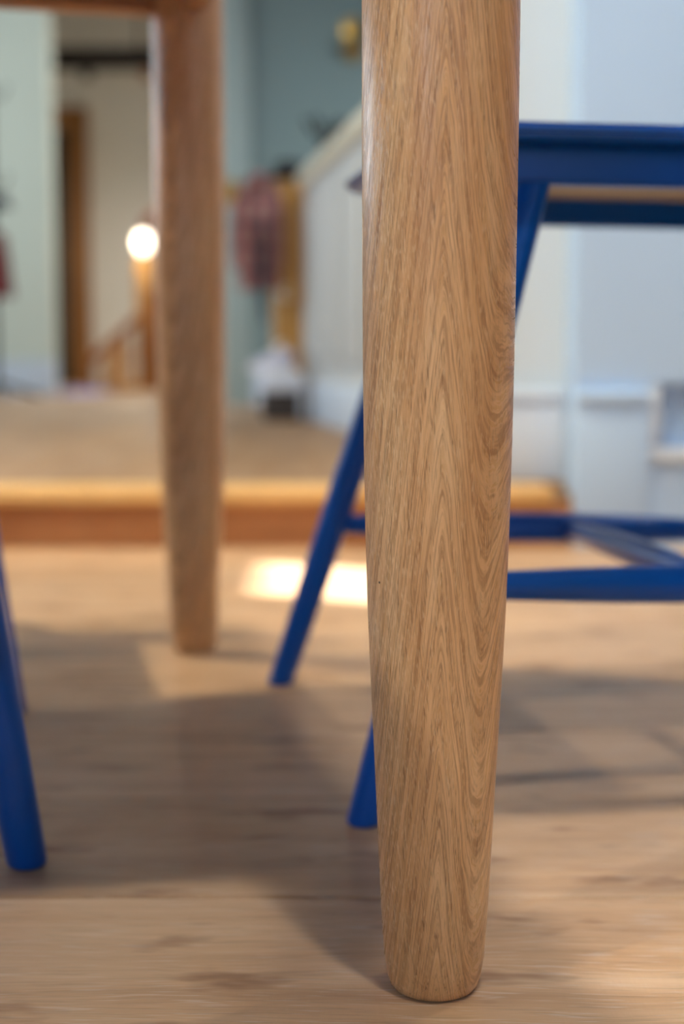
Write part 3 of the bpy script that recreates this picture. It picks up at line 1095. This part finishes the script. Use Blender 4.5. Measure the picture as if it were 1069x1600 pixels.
def shoe(loc, rz, label, L=0.17):
    r = empty('canvas_shoe', loc, rz)
    tag(r, label, 'shoe', 'lilac shoes on the storage box')
    n = 24

    def outline(k, s):
        a = 2 * math.pi * k / n
        return Vector((L / 2 * math.cos(a) * s, (0.030 + 0.006 * math.cos(a)) * math.sin(a) * s, 0))
    b = bmesh.new()
    rings = []
    for z, s in ((0, 1.0), (0.008, 1.03), (0.016, 1.02)):
        rings.append([b.verts.new(outline(k, s) + Vector((0, 0, z))) for k in range(n)])
    for a_, c_ in zip(rings[:-1], rings[1:]):
        for i in range(n):
            b.faces.new((a_[i], a_[(i + 1) % n], c_[(i + 1) % n], c_[i]))
    b.faces.new(list(reversed(rings[0])))
    b.faces.new(rings[-1])
    obj('sole', b, M_RUBBER, r)
    b = bmesh.new()
    rings = []
    for t, s in ((0.0, 0.97), (0.3, 0.95), (0.6, 0.86), (0.85, 0.70), (1.0, 0.52)):
        rg = []
        for k in range(n):
            p = outline(k, s)
            hgt = 0.030 + 0.034 * max(0.0, min(1.0, (0.02 - p.x) / (L * 0.45)))
            rg.append(b.verts.new((p.x - 0.016 * t, p.y, 0.016 + hgt * t)))
        rings.append(rg)
    for a_, c_ in zip(rings[:-1], rings[1:]):
        for i in range(n):
            b.faces.new((a_[i], a_[(i + 1) % n], c_[(i + 1) % n], c_[i]))
    b.faces.new(rings[-1])
    obj('upper', b, M_LILAC, r)
    for q in range(3):
        b = bmesh.new()
        xx = 0.012 - q * 0.016
        zz = 0.050 + q * 0.008
        tube(b, [(xx, -0.014, zz), (xx, 0, zz + 0.006), (xx, 0.014, zz)], 0.003, 8)
        obj('lace', b, M_RUBBER, r)
    return r


shoe((cbox.location.x - 0.035, cbox.location.y - 0.025, HALL_Z + bh + lh), 2.8, 'pale lilac canvas shoe on the box lid, the nearer of the pair', L=0.15)
shoe((cbox.location.x - 0.030, cbox.location.y + 0.045, HALL_Z + bh + lh), 2.95, 'pale lilac canvas shoe on the box lid, the farther of the pair', L=0.15)

# brass wall light high on the grey-green wall
sc = at(552, 75, TEAL_Y - 0.06)
sconce = empty('wall_sconce', (sc.x, TEAL_Y - 0.0005, sc.z))
tag(sconce, 'small brass wall light high on the grey green wall', 'wall light')
b = bmesh.new()
tube(b, [(0, 0, 0), (0, -0.018, 0)], [0.045, 0.038], 28)
obj('back_plate', b, M_GOLD, sconce)
b = bmesh.new()
tube(b, [(0, -0.018, 0), (0, -0.06, -0.01), (0.0, -0.085, 0.02)], 0.008, 12)
obj('arm', b, M_GOLD, sconce)
b = bmesh.new()
lathe(b, [(0.016, 0.02), (0.042, 0.035), (0.050, 0.07), (0.046, 0.10), (0.030, 0.112)], 28, cy=-0.085)
obj('cup_shade', b, M_GOLD, sconce)

# small brass picture on the casing beside the far table leg
pt = at(358, 300, TEAL_Y - 0.03)
sw = empty('brass_switch', (pt.x, TEAL_Y - 0.0205, pt.z))
tag(sw, 'little brass switch plate on the pale casing beside the far table leg', 'switch')
obj('plate', bx(-0.035, 0.035, -0.008, 0, -0.05, 0.05, bevel=0.004), M_GOLD, sw)
b = bmesh.new()
tube(b, [(0, -0.008, 0), (0, -0.022, -0.008)], [0.009, 0.006], 14)
obj('toggle', b, M_GOLD, sw)

# coat stand at the left edge of the view
sx_ = at(-8, 500, 7.5).x
stand = empty('coat_stand', (sx_, 7.5, HALL_Z))
tag(stand, 'thin dark coat stand before the white hall wall at the left edge', 'coat stand')
b = bmesh.new()
tube(b, [(0, 0, 0.05), (0, 0, 1.62)], [0.016, 0.013], 16)
obj('pole', b, M_IRON, stand)
for k in range(4):
    a = k * math.pi / 2 + 0.4
    b = bmesh.new()
    tube(b, [(0, 0, 0.08), (0.16 * math.cos(a), 0.16 * math.sin(a), 0.03), (0.22 * math.cos(a), 0.22 * math.sin(a), 0.0105)], 0.0105, 10)
    obj('foot', b, M_IRON, stand)
for k in range(4):
    a = k * math.pi / 2 + 0.1
    for z0_ in (1.10, 1.55):
        b = bmesh.new()
        tube(b, [(0, 0, z0_), (0.06 * math.cos(a), 0.06 * math.sin(a), z0_ - 0.01), (0.09 * math.cos(a), 0.09 * math.sin(a), z0_ + 0.05)], 0.007, 10)
        obj('hook', b, M_IRON, stand)
hq = at(0, 322, 7.4)
hat('navy_hat', (hq.x, hq.y, hq.z), M_NAVY, 'dark rounded hat hung on the coat stand at the left edge', s=0.55)
cq = at(-7, 372, 7.38)
coat('maroon_scarf_coat', cq, 0.1, M_MAROON, 'maroon wool garment hung on the coat stand at the left edge', h=0.30, w=0.075, dep=0.05, sleeves=False)

# ------------------------------------------------------------------ things in the far room
lp = at(224, 379, 9.6)
gp = at(226, 590, 9.6)
lamp = empty('globe_lamp', (lp.x, 9.6, HALL_Z))
tag(lamp, 'glowing opal globe lamp on a brown wooden post beyond the doorway', 'lamp')
lz = lp.z - HALL_Z
b = bmesh.new()
ball(b, (0, 0, lz), 0.056, sz=1.3, seg=32)
obj('globe', b, M_GLOBE, lamp)
b = bmesh.new()
lathe(b, [(0.05, lz - 0.125), (0.05, lz - 0.105), (0.03, lz - 0.085)], 28)
obj('collar', b, M_GOLD, lamp)
b = bmesh.new()
lathe(b, [(0.14, 0.0), (0.14, 0.03), (0.05, 0.06), (0.045, 0.10), (0.05, 0.35), (0.058, 0.5), (0.05, lz - 0.18), (0.055, lz - 0.125)], 32)
obj('post', b, M_NEWEL, lamp)
ld = bpy.data.lights.new('globe_bulb', 'POINT')
ld.energy = 9
ld.color = (1.0, 0.80, 0.55)
ld.shadow_soft_size = 0.08
lo = bpy.data.objects.new('globe_bulb', ld)
COL.objects.link(lo)
lo.parent = lamp
lo.location = (-0.02, -0.12, lz)

# brown square post with a finial, right of the lamp
qp = at(240, 400, 9.35)
post = empty('stair_post', (qp.x, 9.35, HALL_Z))
tag(post, 'dark orange brown stair post right of the globe lamp', 'post')
ph_ = at(240, 462, 9.35).z - HALL_Z
obj('shaft', bx(-0.05, 0.05, -0.05, 0.05, 0, ph_, bevel=0.006), M_BROWN, post)
obj('cap', bx(-0.06, 0.06, -0.06, 0.06, ph_, ph_ + 0.03, bevel=0.008), M_BROWN, post)
# dark red-brown dried flower head behind the lamp
fp = at(234, 372, 9.9)
flw = empty('dried_flowers', (fp.x + 0.02, 9.95, HALL_Z))
tag(flw, 'dark red brown dried flowers rising behind the globe lamp', 'flowers')
b = bmesh.new()
lathe(b, [(0.06, 0), (0.09, 0.10), (0.10, 0.25), (0.05, 0.40), (0.06, 0.44)], 28)
obj('floor_vase', b, M_BROWN, flw)
ftz = at(234, 345, 9.95).z - HALL_Z
for k in range(7):
    a = k * 2.4
    rr = 0.02 + 0.07 * random.random()
    b = bmesh.new()
    zt = ftz + random.uniform(-0.10, 0.05)
    tube(b, [(0, 0, 0.4), (rr * 0.4 * math.cos(a), rr * 0.4 * math.sin(a), 0.75), (rr * math.cos(a), rr * math.sin(a), zt)], [0.004, 0.004, 0.006], 8)
    s_ = obj('stalk', b, M_DARKWOOD, flw)
    b = bmesh.new()
    ball(b, (rr * math.cos(a), rr * math.sin(a), zt), 0.032, sz=1.3, seg=12)
    obj('flower_head', b, M_MAROON if k % 2 else M_BROWN, flw)

# sloping brown handrail with balusters rising to the stair post
ra, rb = at(138, 568, 9.35), at(222, 492, 9.35)
rail = empty('stair_handrail', (ra.x, 9.35, HALL_Z))
tag(rail, 'low sloping brown handrail on short balusters beyond the doorway', 'handrail')
b = bmesh.new()
tube(b, [(0, 0, ra.z - HALL_Z), (rb.x - ra.x, 0, rb.z - HALL_Z)], 0.038, 16, flat=0.8)
obj('rail', b, M_BROWN, rail)
for k in range(4):
    t = 0.05 + 0.9 * k / 3
    b = bmesh.new()
    zz = lerp(ra.z, rb.z, t) - HALL_Z
    lathe(b, [(0.020, 0), (0.016, zz * 0.3), (0.022, zz * 0.55), (0.014, zz)], 16, cx=(rb.x - ra.x) * t)
    obj('baluster', b, M_BROWN, rail)


def basket(px, py, y, r, h, label):
    c = at(px, py, y)
    o = empty('wicker_basket', (c.x, y, HALL_Z))
    tag(o, label, 'basket', 'wicker baskets in the far room')
    b = bmesh.new()
    lathe(b, [(r * 0.75, 0.0), (r * 0.95, h * 0.3), (r, h * 0.7), (r * 0.92, h), (r * 0.86, h), (r * 0.9, h * 0.7), (r * 0.7, 0.03)], 36)
    obj('basket_body', b, M_WICKER, o)
    b = bmesh.new()
    pts = [(r * 0.9 * math.cos(a), 0, h * 0.95 + 0.8 * r * math.sin(a)) for a in [math.pi * k / 12 for k in range(13)]]
    tube(b, pts, 0.009, 10)
    obj('handle', b, M_WICKER, o)
    return o


basket(180, 580, 9.1, 0.085, 0.15, 'low tan wicker basket under the sloping handrail')
b_ = basket(186, 560, 9.95, 0.085, 0.30, 'taller tan wicker basket behind the sloping handrail')

# violet-blue rug on the floor just inside the doorway
r0 = ground(96, 619, HALL_Z)
ry = 8.35
ra0, ra1 = at(92, 612, ry).x, at(158, 612, ry).x
rug = empty('small_rug', ((ra0 + ra1) / 2, 8.42, HALL_Z))
tag(rug, 'violet blue rug on the floor inside the doorway', 'rug')
obj('pile', bx(-(ra1 - ra0) / 2, (ra1 - ra0) / 2, -0.34, 0.34, 0.0005, 0.014, bevel=0.004), M_RUG, rug)
for s in (-1, 1):
    obj('fringe', bx(-(ra1 - ra0) / 2, (ra1 - ra0) / 2, s * 0.36 - 0.018, s * 0.36 + 0.018, 0.0005, 0.006), M_RUBBER, rug)
